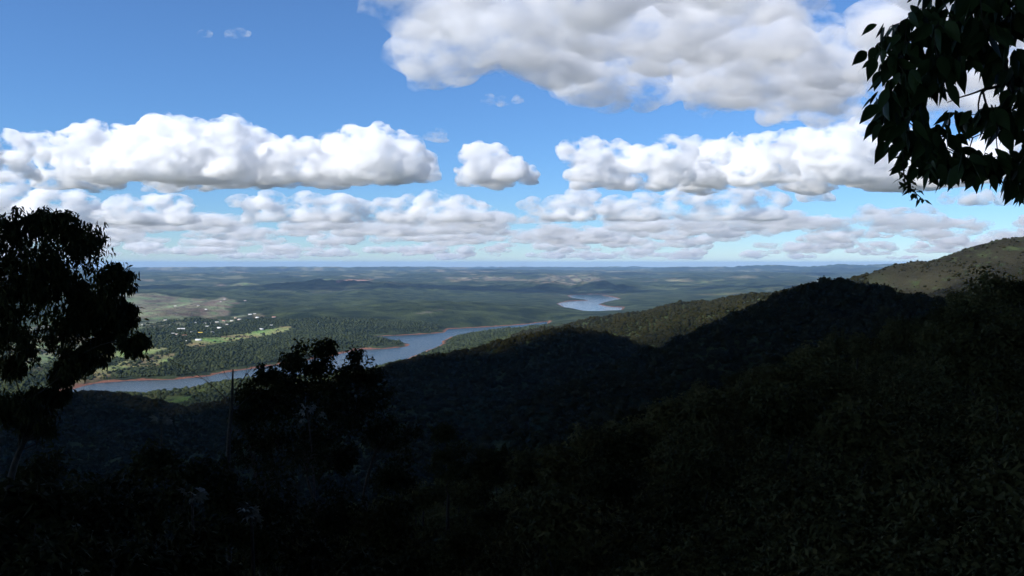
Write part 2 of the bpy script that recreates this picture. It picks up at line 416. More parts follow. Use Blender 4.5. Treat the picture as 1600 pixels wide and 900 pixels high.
def crest(pts): return [tuple(P(px, py, d)) for px, py, d in pts]
RIDGES = [  # crest points as (pixel, pixel, forward distance), side slope, rounding radius, roughness
    # the dark ridge before the lake, with its low dip on one side
    (crest([(-120,700,1450),(-20,678,1450),(52,656,1480),(107,622,1500),(140,616,1500),(175,620,1500),(205,634,1500),(260,652,1500),(300,645,1500),(330,634,1500),(400,620,1500),(500,604,1500),(600,584,1480),(640,572,1480),(670,563,1480),(700,557,1490),(735,551,1500),(775,547,1500),(807,535,1520),(850,525,1540),(887,518,1550),(922,523,1560),(980,544,1580),(1050,552,1650),(1150,564,1700)]), 0.48, 60, 4),
    # the round shaded hump
    (crest([(1560,475,760),(1450,470,800),(1370,461,880),(1325,447,900),(1300,446,905),(1275,453,920),(1250,471,940),(1215,488,960),(1165,506,1000),(1125,523,1030),(1095,537,1050),(1000,586,1100),(900,650,1100)]), 0.55, 25, 4),
    # the sunlit slope beyond it
    (crest([(800,534,3000),(850,522,2950),(877,511,2900),(940,500,2850),(1000,490,2800),(1050,484,2750),(1105,469,2700),(1160,463,2650),(1215,456,2550),(1260,451,2450),(1340,440,2350)]), 0.30, 60, 14),
    (crest([(930,512,2400),(985,500,2350),(1040,486,2300),(1100,488,2200),(1150,478,2150),(1210,470,2100),(1300,455,2050)]), 0.38, 40, 10),
    # the high hill at the side
    (crest([(1300,446,2400),(1350,438,2300),(1380,426,2250),(1410,412,2200),(1437,407,2200),(1457,411,2180),(1480,407,2150),(1520,391,2130),(1545,381,2120),(1575,374,2100),(1600,371,2100),(1660,366,2100),(1800,356,2100)]), 0.42, 30, 5),
    # the wooded table hill beyond the village
    (crest([(300,452,9700),(380,450,10000),(420,450,10200),(455,441,10400),(500,437,10500),(560,439,10500),(600,441,10300),(640,449,10000),(700,454,9700),(760,458,9400)]), 0.15, 120, 26),
    (crest([(640,447,11200),(700,446,11300),(740,448,11300),(800,445,11300),(835,441,11200),(862,440,11100),(890,446,11100),(915,441,11100),(938,439,11100),(965,443,11100),(1000,446,11300),(1060,444,11300),(1100,448,11300),(1200,446,11000),(1290,446,10800)]), 0.24, 70, 30),
    # farther ranges, one behind the other
    (crest([(600,440,15500),(650,436,15500),(690,434,15800),(735,437,16000),(800,432,16000),(850,428,16200),(880,431,16200),(925,429,16400),(960,434,16500),(1010,436,16500)]), 0.16, 120, 34),
    (crest([(260,440,16000),(320,436,16500),(375,431,17000),(430,430,17000),(480,433,17000),(540,437,16500)]), 0.15, 160, 30),
    (crest([(1000,430,20000),(1060,427,20500),(1110,429,21000),(1160,425,21000),(1230,428,21500),(1300,426,21000),(1420,428,21000)]), 0.18, 160, 40),
    (crest([(120,424,27000),(200,423,27000),(260,421,28000),(320,418.5,28000),(345,419.5,28000),(390,418,28500),(450,420,29000),(520,421,30000)]), 0.16, 260, 40),
    (crest([(560,419.5,34000),(640,418.5,35000),(700,419.5,35000),(780,418,36000),(850,417,36000),(930,417.5,36000),(1000,418.5,36000)]), 0.16, 320, 40),
    (crest([(1020,419,29000),(1080,416.5,30000),(1140,417.5,30000),(1180,414.5,30500),(1215,414,30500),(1250,417,31000),(1290,415,31000),(1318,412.5,31000),(1350,414.5,31000),(1390,412,31500),(1440,413,32000),(1500,416,32000)]), 0.17, 260, 45),
    # low wooded rises around the reservoir
    (crest([(560,486,5200),(640,474,5600),(700,471,5900),(770,476,6100),(820,490,6200)]), 0.10, 200, 14),
    (crest([(340,520,4300),(420,497,4700),(500,486,5000),(580,486,5200)]), 0.10, 160, 12),
    (crest([(210,515,4300),(245,522,4000),(290,536,3700)]), 0.20, 80, 8),
    (crest([(960,474,7600),(1010,466,8200),(1080,461,8800),(1160,459,9200)]), 0.10, 150, 10),
    (crest([(60,470,6600),(150,458,7200),(230,456,7600),(330,463,7600)]), 0.11, 160, 16),
]

def ridge(x, y, pts, slope, rr):
    best = np.full(x.shape, -1e9)
    for (ax, ay, az), (bx, by, bz) in zip(pts[:-1], pts[1:]):
        ex, ey = bx - ax, by - ay
        t = np.clip(((x - ax) * ex + (y - ay) * ey) / (ex * ex + ey * ey), 0, 1)
        d2 = (x - ax - t * ex) ** 2 + (y - ay - t * ey) ** 2
        best = np.maximum(best, az + (bz - az) * t - slope * (np.sqrt(d2 + rr * rr) - rr))
    return best

def lake_sd(x, y):
    return np.minimum(poly_sd(x, y, LAKES[0]), poly_sd(x, y, LAKES[1]))

def height(x, y):
    x = np.asarray(x, float); y = np.asarray(y, float)
    r = np.hypot(x, y)
    sd = lake_sd(x, y) + 9 * fbm(x / 90, y / 90, 3, 3)
    # valley floor: shelving shore, then rolling country that grows towards the far ranges
    roll = 52 * (fbm(x / 900, y / 900, 4, 11) + 0.40) + 30 * np.clip(0.75 - 2.4 * np.abs(fbm(x / 1500, y / 1100, 4, 15)), -0.3, 1) * sstep(300, 1500, sd) + 22 * sstep(7000, 12000, r) * (fbm(x / 2600, y / 2600, 4, 5) + 0.4)
    far = sstep(11000, 20000, r)
    rid = 1 - 2.2 * np.abs(fbm(x / 5200, y / 3600, 5, 21))
    roll = roll * (1 - 0.4 * far) + far * (120 * np.clip(rid, -0.4, 1) + 30 * sstep(20000, 42000, r) * (0.6 + fbm(x / 9000, y / 7000, 4, 31)))
    mesa = sstep(0.10, 0.24, fbm(x / 8000 + 3.1, y / 5200, 4, 41)) * 95 * sstep(20000, 30000, r)
    z = WATER + np.clip(sd, -90, 40) * 0.20 + 14 * sstep(40, 160, sd) + np.minimum(sstep(30, 700, sd), 0.08 + sstep(60, 1900, poly_sd(x, y, LAKES[1]))) * np.maximum(roll + mesa, -2)
    z = z - np.maximum(0, r - 11000) ** 2 / 1.5e7          # the curve of the earth
    z = np.where(sd < 0, np.minimum(z, WATER + sd * 0.2), z)
    rough = fbm(x / 170, y / 170, 4, 51); coarse = fbm(x / 520, y / 520, 3, 61)
    k = 9.0
    hs = []
    for pts, slope, rr, amp in RIDGES:
        p = np.array(pts)
        span = 300 / slope + 300
        m = (x > p[:, 0].min() - span) & (x < p[:, 0].max() + span) & (y > p[:, 1].min() - span) & (y < p[:, 1].max() + span)
        h = np.full(x.shape, -1e9)
        if m.any():
            # spurs and gullies run down the flanks: the slope wanders
            s = slope * (1 + 0.35 * coarse[m] + 0.25 * rough[m])
            h[m] = ridge(x[m], y[m], pts, s, rr) + amp * rough[m]
        hs.append(np.where(h > z, z + (h - z) * sstep(20, 260, sd), h))
    # the hillside under the viewpoint
    near = -2.4 + 0.355 * x - 0.245 * y - 0.55 * np.maximum(0, r - 285) + 1.3 * fbm(x / 37, y / 37, 3, 71) * sstep(6, 60, r) + 5 * fbm(x / 130, y / 130, 3, 72) * sstep(60, 200, r)
    near = np.minimum(near, 14 + 0.12 * x)
    hs.append(np.where(y < 900, near, -1e9))
    M = z.copy()
    for h in hs: M = np.maximum(M, h)
    e = np.exp((z - M) / k)
    for h in hs: e += np.exp(np.maximum(h - M, -60 * k) / k)
    sm = M + k * np.log(e)
    # no lift where there is only one surface
    w = sstep(15, 80, sd)
    out = np.where(sd > 15, M + (sm - M) * w, z)
    tiny = r < 60
    return np.where(tiny, np.maximum(near, z), out)

def hit(px, py, d0=300.0, d1=70000.0):
    """where the ray through a photo pixel meets the ground"""
    p = P(px, py, 1.0)
    d = np.geomspace(d0, d1, 2500)
    h = height(p.x * d, d)
    i = np.argmax(p.z * d < h)
    return Vector((p.x * d[i], d[i], h[i]))

def patch(pxs): 
    d = np.geomspace(2000, 70000, 2200)
    p = np.array([P(px, py, 1.0) for px, py in pxs])
    X = p[:, 0:1] * d; Y = np.broadcast_to(d, X.shape); i = np.argmax(p[:, 2:3] * d < height(X, Y), axis=1)
    return [(p[k, 0] * d[i[k]], d[i[k]]) for k in range(len(p))]

FIELDS = [  # pasture and bare slopes: outline, colour, edge softness in metres
    (patch([(287,541),(300,532),(345,527),(400,516),(440,511),(457,510),(456,515),(405,527),(360,535),(310,541)]), (0.24,0.26,0.10), 8, 1.0),
    (patch([(140,458),(200,457),(250,459),(322,468),(314,481),(300,495),(255,500),(212,496),(180,505),(140,505)]), (0.20,0.19,0.12), 24, 0.88),
    (patch([(322,470),(350,464),(372,469),(358,482),(356,493),(320,501),(312,490)]), (0.21,0.185,0.125), 20, 0.92),
    (patch([(150,560),(200,544),(265,545),(240,553),(200,558)]), (0.25,0.26,0.11), 10, 1.0),
    (patch([(90,604),(140,583),(200,562),(282,551),(272,563),(240,572),(190,576),(150,592)]), (0.23,0.23,0.10), 12, 0.9),
    (patch([(90,612),(120,595),(160,588),(185,590),(150,598),(105,611)]), (0.24,0.12,0.075), 8, 0.8),
    (patch([(205,560),(225,560),(235,566),(205,566)]), (0.30,0.20,0.10), 8, 0.9),
    (patch([(0,520),(70,508),(160,520),(180,545),(100,560),(0,600)]), (0.20,0.18,0.12), 25, 0.75),
    (patch([(215,612),(240,617),(262,616),(285,610),(330,607),(300,626),(262,633),(225,626)]), (0.085,0.105,0.028), 10, 0.9),
    (patch([(528,437),(580,437),(578,438.6),(530,438.8)]), (0.40,0.22,0.16), 60, 1.0),
    (patch([(300,447.5),(345,443.5),(350,446),(305,449)]), (0.26,0.21,0.16), 60, 0.9),
    (patch([(358,446),(395,442.5),(400,445),(362,447.5)]), (0.17,0.19,0.09), 60, 0.9),
    (patch([(690,433),(760,430.5),(806,432),(800,435),(700,437)]), (0.30,0.22,0.16), 120, 0.65),
    (patch([(815,437),(850,428),(900,428),(942,431),(944,438),(905,445),(840,443)]), (0.27,0.19,0.13), 120, 0.6),
    (patch([(1035,436),(1070,437),(1078,440),(1040,438.5)]), (0.30,0.26,0.14), 120, 0.9),
    (patch([(1085,442),(1165,433),(1168,436),(1095,443.5)]), (0.24,0.23,0.11), 120, 0.7),
    (patch([(1095,460),(1160,456),(1158,458),(1100,462)]), (0.15,0.15,0.06), 60, 0.9),
    (patch([(200,500),(262,500),(302,497),(292,512),(240,513),(200,518)]), (0.18,0.17,0.11), 16, 0.6),
    (patch([(330,503),(380,492),(392,496),(350,508)]), (0.19,0.17,0.12), 12, 0.6),
    (patch([(395,492),(405,489),(412,494),(400,498)]), (0.16,0.15,0.09), 10, 0.9),
    (patch([(645,491),(690,483),(694,484),(672,489)]), (0.20,0.19,0.15), 10, 0.8),
]
print('fields', time.time() - T0)

def land_cover(x, y):
    """field strength 0..1 and its colour"""
    r = np.hypot(x, y)
    a = np.zeros(x.shape); col = np.zeros(x.shape + (3,)) + np.array((0.14, 0.13, 0.075))
    n = fbm(x / 160, y / 160, 4, 81); n2 = fbm(x / 420, y / 300, 3, 91)
    for poly, c, soft, full in FIELDS:
        p = np.array(poly); lo = p.min(0) - 300; hi = p.max(0) + 300
        m = (x > lo[0]) & (x < hi[0]) & (y > lo[1]) & (y < hi[1])
        if not m.any(): continue
        sd = poly_sd(x[m], y[m], poly) + n[m] * soft * 2.2
        w = sstep(soft, -soft, sd) * np.clip(full + (n[m] * 1.8 - 0.1) * (1.05 - full) * 3.0, 0, 1)
        aa = a[m]; cc = col[m]
        up = w > aa
        aa[up] = w[up]; cc[up] = np.array(c) * (1 + 0.5 * n2[m][up, None] + np.array((-0.25, 0.15, -0.15)) * (n[m][up, None] * 2.0))
        a[m] = aa; col[m] = cc
    # dry grass and scrub on the high side hill
    hill = sstep(0.36, 0.44, x / np.maximum(y, 1)) * sstep(1650, 1800, y) * sstep(3600, 3200, y)
    up = hill > a
    a = np.where(up, hill, a); col = np.where(up[..., None], np.array((0.028, 0.026, 0.015)) * (1 + 0.9 * n[..., None] + 0.8 * n2[..., None]), col)
    # scattered clearings in the far country
    f = sstep(0.06, 0.24, fbm(x / 1900, y / 1500, 4, 101)) * sstep(7500, 14000, r) * sstep(-0.05, 0.25, n2 + 0.15)
    up = f * 0.8 > a
    a = np.where(up, f * 0.8, a)
    tint = fbm(x / 2500, y / 2500, 2, 111)[..., None]
    fc = np.array((0.24, 0.19, 0.12)) * (0.5 + tint) + np.array((0.15, 0.17, 0.08)) * (0.5 - tint)
    col = np.where(up[..., None], fc, col)
    return np.clip(a, 0, 1), np.clip(col, 0, 1)

def nodes_of(m):
    m.use_nodes = True; nt = m.node_tree; nt.nodes.clear()
    out = nt.nodes.new('ShaderNodeOutputMaterial'); b = nt.nodes.new('ShaderNodeBsdfPrincipled')
    nt.links.new(b.outputs[0], out.inputs[0])
    return nt, b

def mat_ground():
    m = bpy.data.materials.new('ground'); nt, b = nodes_of(m); N = nt.nodes; L = nt.links.new
    geo = N.new('ShaderNodeNewGeometry')
    sep = N.new('ShaderNodeSeparateXYZ'); L(geo.outputs['Position'], sep.inputs[0])
    n1 = N.new('ShaderNodeTexNoise'); n1.inputs['Scale'].default_value = 0.006; n1.inputs['Detail'].default_value = 9; n1.inputs['Roughness'].default_value = 0.62
    L(geo.outputs['Position'], n1.inputs['Vector'])
    n2 = N.new('ShaderNodeTexNoise'); n2.inputs['Scale'].default_value = 0.018; n2.inputs['Detail'].default_value = 4
    L(geo.outputs['Position'], n2.inputs['Vector'])
    ramp = N.new('ShaderNodeValToRGB'); e = ramp.color_ramp.elements
    e[0].position = 0.40; e[0].color = (0.010, 0.018, 0.009, 1); e[1].position = 0.62; e[1].color = (0.054, 0.070, 0.029, 1)
    L(n1.outputs['Fac'], ramp.inputs[0])
    cov = N.new('ShaderNodeAttribute'); cov.attribute_name = 'cover'
    fm = N.new('ShaderNodeAttribute'); fm.attribute_name = 'field'
    # single trees and hedges break the fields up
    vor = N.new('ShaderNodeTexNoise'); vor.inputs['Scale'].default_value = 0.022; vor.inputs['Detail'].default_value = 6; vor.inputs['Roughness'].default_value = 0.7
    L(geo.outputs['Position'], vor.inputs['Vector'])
    th = N.new('ShaderNodeMapRange'); th.inputs['From Min'].default_value = 0.36; th.inputs['From Max'].default_value = 0.46
    L(vor.outputs['Fac'], th.inputs['Value'])
    mul = N.new('ShaderNodeMath'); mul.operation = 'MULTIPLY'; L(th.outputs[0], mul.inputs[0]); L(fm.outputs['Fac'], mul.inputs[1])
    mix = N.new('ShaderNodeMix'); mix.data_type = 'RGBA'
    L(mul.outputs[0], mix.inputs['Factor']); L(ramp.outputs[0], mix.inputs['A']); L(cov.outputs['Color'], mix.inputs['B'])
    # bare red earth of the drawdown along the water
    zz = N.new('ShaderNodeMath'); zz.operation = 'MULTIPLY_ADD'; zz.inputs[1].default_value = 10.0; L(n2.outputs['Fac'], zz.inputs[0]); L(sep.outputs['Z'], zz.inputs[2])
    red = N.new('ShaderNodeMapRange'); red.inputs['From Min'].default_value = WATER + 8.2; red.inputs['From Max'].default_value = WATER + 6.8
    L(zz.outputs[0], red.inputs['Value'])
    soil = N.new('ShaderNodeMix'); soil.data_type = 'RGBA'; soil.inputs['B'].default_value = (0.22, 0.10, 0.065, 1)
    L(red.outputs[0], soil.inputs['Factor']); L(mix.outputs['Result'], soil.inputs['A'])
    L(soil.outputs['Result'], b.inputs['Base Color'])
    b.inputs['Roughness'].default_value = 0.95; b.inputs['Specular IOR Level'].default_value = 0.05
    bn = N.new('ShaderNodeTexNoise'); bn.inputs['Scale'].default_value = 0.035; bn.inputs['Detail'].default_value = 5; bn.inputs['Roughness'].default_value = 0.7
    L(geo.outputs['Position'], bn.inputs['Vector'])
    bump = N.new('ShaderNodeBump'); bump.inputs['Strength'].default_value = 0.9; bump.inputs['Distance'].default_value = 22
    L(bn.outputs['Fac'], bump.inputs['Height']); L(bump.outputs[0], b.inputs['Normal'])
    return m

def make_ground():
    rows = np.concatenate([np.geomspace(4, 400, 90, endpoint=False), np.geomspace(400, 3500, 220, endpoint=False), np.geomspace(3500, 78000, 370)])
    ang = np.linspace(-rad(47), rad(47), 800)
    R, A = np.meshgrid(rows, ang, indexing='ij')
    X = np.sin(A) * R; Y = np.cos(A) * R - 30.0
    Z = height(X, Y)
    nr, nc = R.shape
    idx = np.arange(nr * nc).reshape(nr, nc)
    faces = np.stack([idx[:-1, :-1], idx[:-1, 1:], idx[1:, 1:], idx[1:, :-1]], -1).reshape(-1, 4)[:, ::-1]
    me = mesh_from('ground', np.stack([X, Y, Z], -1).reshape(-1, 3), faces, True)
    a, c = land_cover(X.ravel(), Y.ravel())
    f = me.attributes.new('field', 'FLOAT', 'POINT'); f.data.foreach_set('value', a.astype(np.float32))
    cc = me.attributes.new('cover', 'FLOAT_COLOR', 'POINT')
    cc.data.foreach_set('color', np.column_stack([c, np.ones(len(c))]).astype(np.float32).ravel())
    o = link('ground', me, mat=mat_ground())
    tag(o, kind='structure', label='rolling wooded valley ground with pasture, reaching to the horizon')
    return o
make_ground()
print('ground', time.time() - T0)

def make_water():
    m = bpy.data.materials.new('lake_water'); nt, b = nodes_of(m); N = nt.nodes; L = nt.links.new
    b.inputs['Base Color'].default_value = (0.018, 0.036, 0.046, 1); b.inputs['Roughness'].default_value = 0.25; b.inputs['IOR'].default_value = 1.24
    geo = N.new('ShaderNodeNewGeometry'); n = N.new('ShaderNodeTexNoise'); n.inputs['Scale'].default_value = 0.25; n.inputs['Detail'].default_value = 5
    L(geo.outputs['Position'], n.inputs['Vector'])
    bump = N.new('ShaderNodeBump'); bump.inputs['Strength'].default_value = 0.35; bump.inputs['Distance'].default_value = 0.6
    L(n.outputs['Fac'], bump.inputs['Height']); L(bump.outputs[0], b.inputs['Normal'])
    calm = m.copy(); calm.name = 'calm_water'; cb = calm.node_tree.nodes['Principled BSDF']; cb.inputs['Roughness'].default_value = 0.10; cb.inputs['IOR'].default_value = 1.33
    for poly, lab, wm in zip(LAKES, ('long blue arm of the reservoir winding below the ridge', 'bright far reach of the reservoir among low hills'), (m, calm)):
        p = np.array(poly); lo = p.min(0) - 120; hi = p.max(0) + 120
        v = [(lo[0], lo[1], WATER), (hi[0], lo[1], WATER), (hi[0], hi[1], WATER), (lo[0], hi[1], WATER)]
        o = link('lake', mesh_from('lake', v, [(0, 1, 2, 3)]), mat=wm)
        tag(o, lab, kind='structure')
make_water()

# the air over the valley
def make_haze():
    m = bpy.data.materials.new('haze'); m.use_nodes = True; nt = m.node_tree; nt.nodes.clear()
    out = nt.nodes.new('ShaderNodeOutputMaterial'); v = nt.nodes.new('ShaderNodeVolumePrincipled')
    v.inputs['Density'].default_value = HAZE_DENSITY; v.inputs['Density Attribute'].default_value = ''
    v.inputs['Color'].default_value = (0.41, 0.66, 1.0, 1); v.inputs['Anisotropy'].default_value = 0.0
    nt.links.new(v.outputs[0], out.inputs['Volume'])
    x, y0, y1, z0, z1 = 64000, -400, 80000, -900, 138
    vs = [(-x, y0, z0), (x, y0, z0), (x, y1, z0), (-x, y1, z0), (-x, y0, z1), (x, y0, z1), (x, y1, z1), (-x, y1, z1)]
    fs = [(0, 3, 2, 1), (4, 5, 6, 7), (0, 1, 5, 4), (1, 2, 6, 5), (2, 3, 7, 6), (3, 0, 4, 7)]
    o = link('haze', mesh_from('haze', vs, fs), mat=m)
    tag(o, 'pale blue haze that thickens towards the horizon', kind='stuff')
HAZE_DENSITY = 1.0 / 49000
make_haze()
print('haze', time.time() - T0)

# ------------------------------------------------------------------ vegetation
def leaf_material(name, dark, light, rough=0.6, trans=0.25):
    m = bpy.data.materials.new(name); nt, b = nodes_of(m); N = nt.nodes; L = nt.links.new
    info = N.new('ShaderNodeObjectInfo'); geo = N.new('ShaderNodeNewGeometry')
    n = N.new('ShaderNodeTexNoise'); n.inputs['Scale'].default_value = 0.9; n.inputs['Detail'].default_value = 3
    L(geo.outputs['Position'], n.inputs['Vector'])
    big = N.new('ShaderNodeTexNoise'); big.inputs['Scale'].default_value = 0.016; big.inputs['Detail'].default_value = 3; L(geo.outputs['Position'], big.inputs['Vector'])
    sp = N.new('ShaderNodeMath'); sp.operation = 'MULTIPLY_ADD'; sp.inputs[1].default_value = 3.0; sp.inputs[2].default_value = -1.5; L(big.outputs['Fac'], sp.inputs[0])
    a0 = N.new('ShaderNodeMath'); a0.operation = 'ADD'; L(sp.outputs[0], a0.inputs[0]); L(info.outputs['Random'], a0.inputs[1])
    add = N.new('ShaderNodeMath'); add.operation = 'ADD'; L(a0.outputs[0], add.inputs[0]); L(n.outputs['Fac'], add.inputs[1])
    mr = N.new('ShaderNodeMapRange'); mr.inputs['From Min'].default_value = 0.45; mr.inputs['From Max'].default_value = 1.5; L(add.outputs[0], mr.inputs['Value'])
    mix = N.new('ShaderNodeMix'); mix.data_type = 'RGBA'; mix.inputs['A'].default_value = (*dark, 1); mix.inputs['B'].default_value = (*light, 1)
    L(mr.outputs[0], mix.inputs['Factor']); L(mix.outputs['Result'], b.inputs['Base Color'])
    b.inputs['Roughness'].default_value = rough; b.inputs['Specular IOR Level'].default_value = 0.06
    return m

def bark_material(name, c0, c1):
    m = bpy.data.materials.new(name); nt, b = nodes_of(m); N = nt.nodes; L = nt.links.new
    tc = N.new('ShaderNodeTexCoord'); n = N.new('ShaderNodeTexNoise'); n.inputs['Scale'].default_value = 14; n.inputs['Detail'].default_value = 6
    L(tc.outputs['Object'], n.inputs['Vector'])
    r = N.new('ShaderNodeValToRGB'); r.color_ramp.elements[0].color = (*c0, 1); r.color_ramp.elements[1].color = (*c1, 1)
    r.color_ramp.elements[0].position = 0.35; r.color_ramp.elements[1].position = 0.7
    L(n.outputs['Fac'], r.inputs[0]); L(r.outputs[0], b.inputs['Base Color']); b.inputs['Roughness'].default_value = 0.9
    bu = N.new('ShaderNodeBump'); bu.inputs['Strength'].default_value = 0.4; bu.inputs['Distance'].default_value = 0.02; L(n.outputs['Fac'], bu.inputs['Height']); L(bu.outputs[0], b.inputs['Normal'])
    return m

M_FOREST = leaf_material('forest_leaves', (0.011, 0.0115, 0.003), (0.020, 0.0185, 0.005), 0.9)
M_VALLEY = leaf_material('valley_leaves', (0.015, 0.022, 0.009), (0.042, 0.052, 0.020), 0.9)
M_TREE = leaf_material('tree_leaves', (0.016, 0.019, 0.007), (0.040, 0.042, 0.015), 0.7)
M_SCRUB = leaf_material('scrub_leaves', (0.034, 0.036, 0.014), (0.100, 0.095, 0.040), 0.8)
M_BROAD = leaf_material('broad_leaves', (0.020, 0.036, 0.012), (0.040, 0.062, 0.020), 0.45)
M_SILVER = leaf_material('silver_leaves', (0.08, 0.09, 0.088), (0.16, 0.17, 0.165), 0.8)
M_BARK = bark_material('bark', (0.014, 0.011, 0.008), (0.036, 0.030, 0.023))
M_BARK_GREY = bark_material('grey_bark', (0.018, 0.016, 0.014), (0.045, 0.041, 0.037))

def tube(path, radii, sides=6):
    """verts and quads of a tapered tube along a path"""
    path = np.array(path, float); n = len(path); vs = []; fs = []
    for i in range(n):
        t = path[min(i + 1, n - 1)] - path[max(i - 1, 0)]; t /= np.linalg.norm(t) + 1e-9
        a = np.cross(t, (0.31, 0.95, 0.05)); a /= np.linalg.norm(a) + 1e-9; b = np.cross(t, a)
        for k in range(sides):
            w = 2 * math.pi * k / sides
            vs.append(path[i] + radii[i] * (math.cos(w) * a + math.sin(w) * b))
    for i in range(n - 1):
        for k in range(sides):
            k2 = (k + 1) % sides
            fs.append((i * sides + k, i * sides + k2, (i + 1) * sides + k2, (i + 1) * sides + k))
    return np.array(vs), np.array(fs)

def join(parts):
    vs, fs, o = [], [], 0
    for v, f in parts:
        vs.append(v); fs.append(f + o); o += len(v)
    return np.concatenate(vs), np.concatenate(fs)

def bend(a, b, rng, n=6, wob=0.12, sag=0.0):
    a = np.array(a, float); b = np.array(b, float); L = np.linalg.norm(b - a)
    m = (a + b) / 2 + rng.normal(size=3) * L * wob; m[2] += L * sag
    t = np.linspace(0, 1, n)[:, None]
    return (1 - t) ** 2 * a + 2 * t * (1 - t) * m + t * t * b

def leaves(pos, rng, length, width, droop=0.5, axis=None):
    """rhombic folded leaves at given points -> verts, quads (two per leaf)"""
    n = len(pos)
    az = rng.uniform(0, 2 * math.pi, n); el = -droop + rng.normal(0, 0.45, n)
    d = np.column_stack([np.cos(az) * np.cos(el), np.sin(az) * np.cos(el), np.sin(el)])
    s = np.cross(d, rng.normal(size=(n, 3))); s /= np.linalg.norm(s, axis=1)[:, None]
    nn = np.cross(d, s)
    L = (length * rng.uniform(0.7, 1.25, n))[:, None]; W = (width * rng.uniform(0.8, 1.2, n))[:, None]
    b = pos; t = pos + d * L - np.array((0, 0, 0.18)) * L
    m1 = pos + d * L * 0.42 + s * W * 0.5 + nn * W * 0.18; m2 = pos + d * L * 0.42 - s * W * 0.5 + nn * W * 0.18
    c = pos + d * L * 0.45
    v = np.stack([b, m1, t, m2, c], 1).reshape(-1, 3)
    i = np.arange(n)[:, None] * 5
    f = np.concatenate([i + np.array([[0, 1, 2, 4]]), i + np.array([[0, 4, 2, 3]])])
    return v, f

def tree_meshes(lobes, fork, trunk_r, seed, clumps=20, per=26, leaf=(0.13, 0.04), droop=0.6, clump_r=0.22, lean=(0, 0), twig=True):
    """lobes are (x, y, z, r) in the tree's own frame, its foot at the origin"""
    rng = np.random.default_rng(seed); wood = []; pos = []
    top = np.array((lean[0], lean[1], fork))
    tp = bend((0, 0, -0.25), top, rng, 8, 0.05)
    wood.append(tube(tp, np.linspace(trunk_r * 1.25, trunk_r * 0.75, 8), 8))
    nodes = [(tp[k], trunk_r * (1.1 - 0.06 * k)) for k in (4, 5, 6, 7)]
    for x, y, z, r in sorted(lobes, key=lambda l: np.linalg.norm(np.array(l[:3]) - top)):
        c = np.array((x, y, z))
        st, rs = min(nodes, key=lambda q: np.linalg.norm(q[0] - c) + 0.6 * max(0, q[0][2] - c[2]))
        r0 = max(rs * 0.62, 0.012)
        p = bend(st, c, rng, 8, 0.16, 0.05)
        wood.append(tube(p, np.linspace(r0, r0 * 0.6, 8), 6)); nodes += [(p[4], r0 * 0.75), (p[7], r0 * 0.6)]
        for k in range(clumps):
            d = rng.normal(size=3); d /= np.linalg.norm(d)
            e = c + d * r * (0.45 + 0.55 * rng.uniform() ** 0.5) * np.array((1, 1, 0.85))
            if twig: wood.append(tube(bend(p[rng.integers(4, 8)], e, rng, 4, 0.12), np.linspace(r0 * 0.3, r0 * 0.08, 4), 4))
            n = int(per * rng.uniform(0.5, 1.4))
            pos.append(e + rng.normal(size=(n, 3)) * r * clump_r)
    wv, wf = join(wood)
    lv, lf = leaves(np.concatenate(pos), rng, leaf[0], leaf[1], droop)
    return mesh_from('trunk', wv, wf, True), mesh_from('crown', lv, lf)

def place_tree(name, loc, meshes, label, cat='tree', group=None, rz=0.0, sc=1.0, mats=(None, None), kids=('trunk', 'crown')):
    root = link(name, None, loc=loc); root.rotation_euler.z = rz; root.scale = (sc, sc, sc)
    tag(root, label, cat, group)
    for k, me, mt in zip(kids, meshes, mats): link(k, me, root, mat=mt)
    return root

def gz(x, y): return float(height(np.array([x]), np.array([y]))[0])

def px_tree(name, base_px, d, lobes_px, fork, trunk_r, seed, label, depth=0.7, **kw):
    """a tree whose crown lobes are given as photo pixels at its own distance"""
    rng = np.random.default_rng(seed + 500)
    x = P(base_px, 450, d).x; z = gz(x, d); foot = Vector((x, d, z)); out = []
    for px, py, r in lobes_px:
        rr = r * d / F
        p = P(px, py, d + rng.uniform(-1, 1) * depth) - foot
        out.append((p.x, p.y, p.z, rr))
    fk = fork * min(l[2] for l in out) if fork < 1 else fork
    return place_tree(name, foot, tree_meshes(out, fk, trunk_r, seed, **kw), label, mats=(M_BARK, M_TREE))

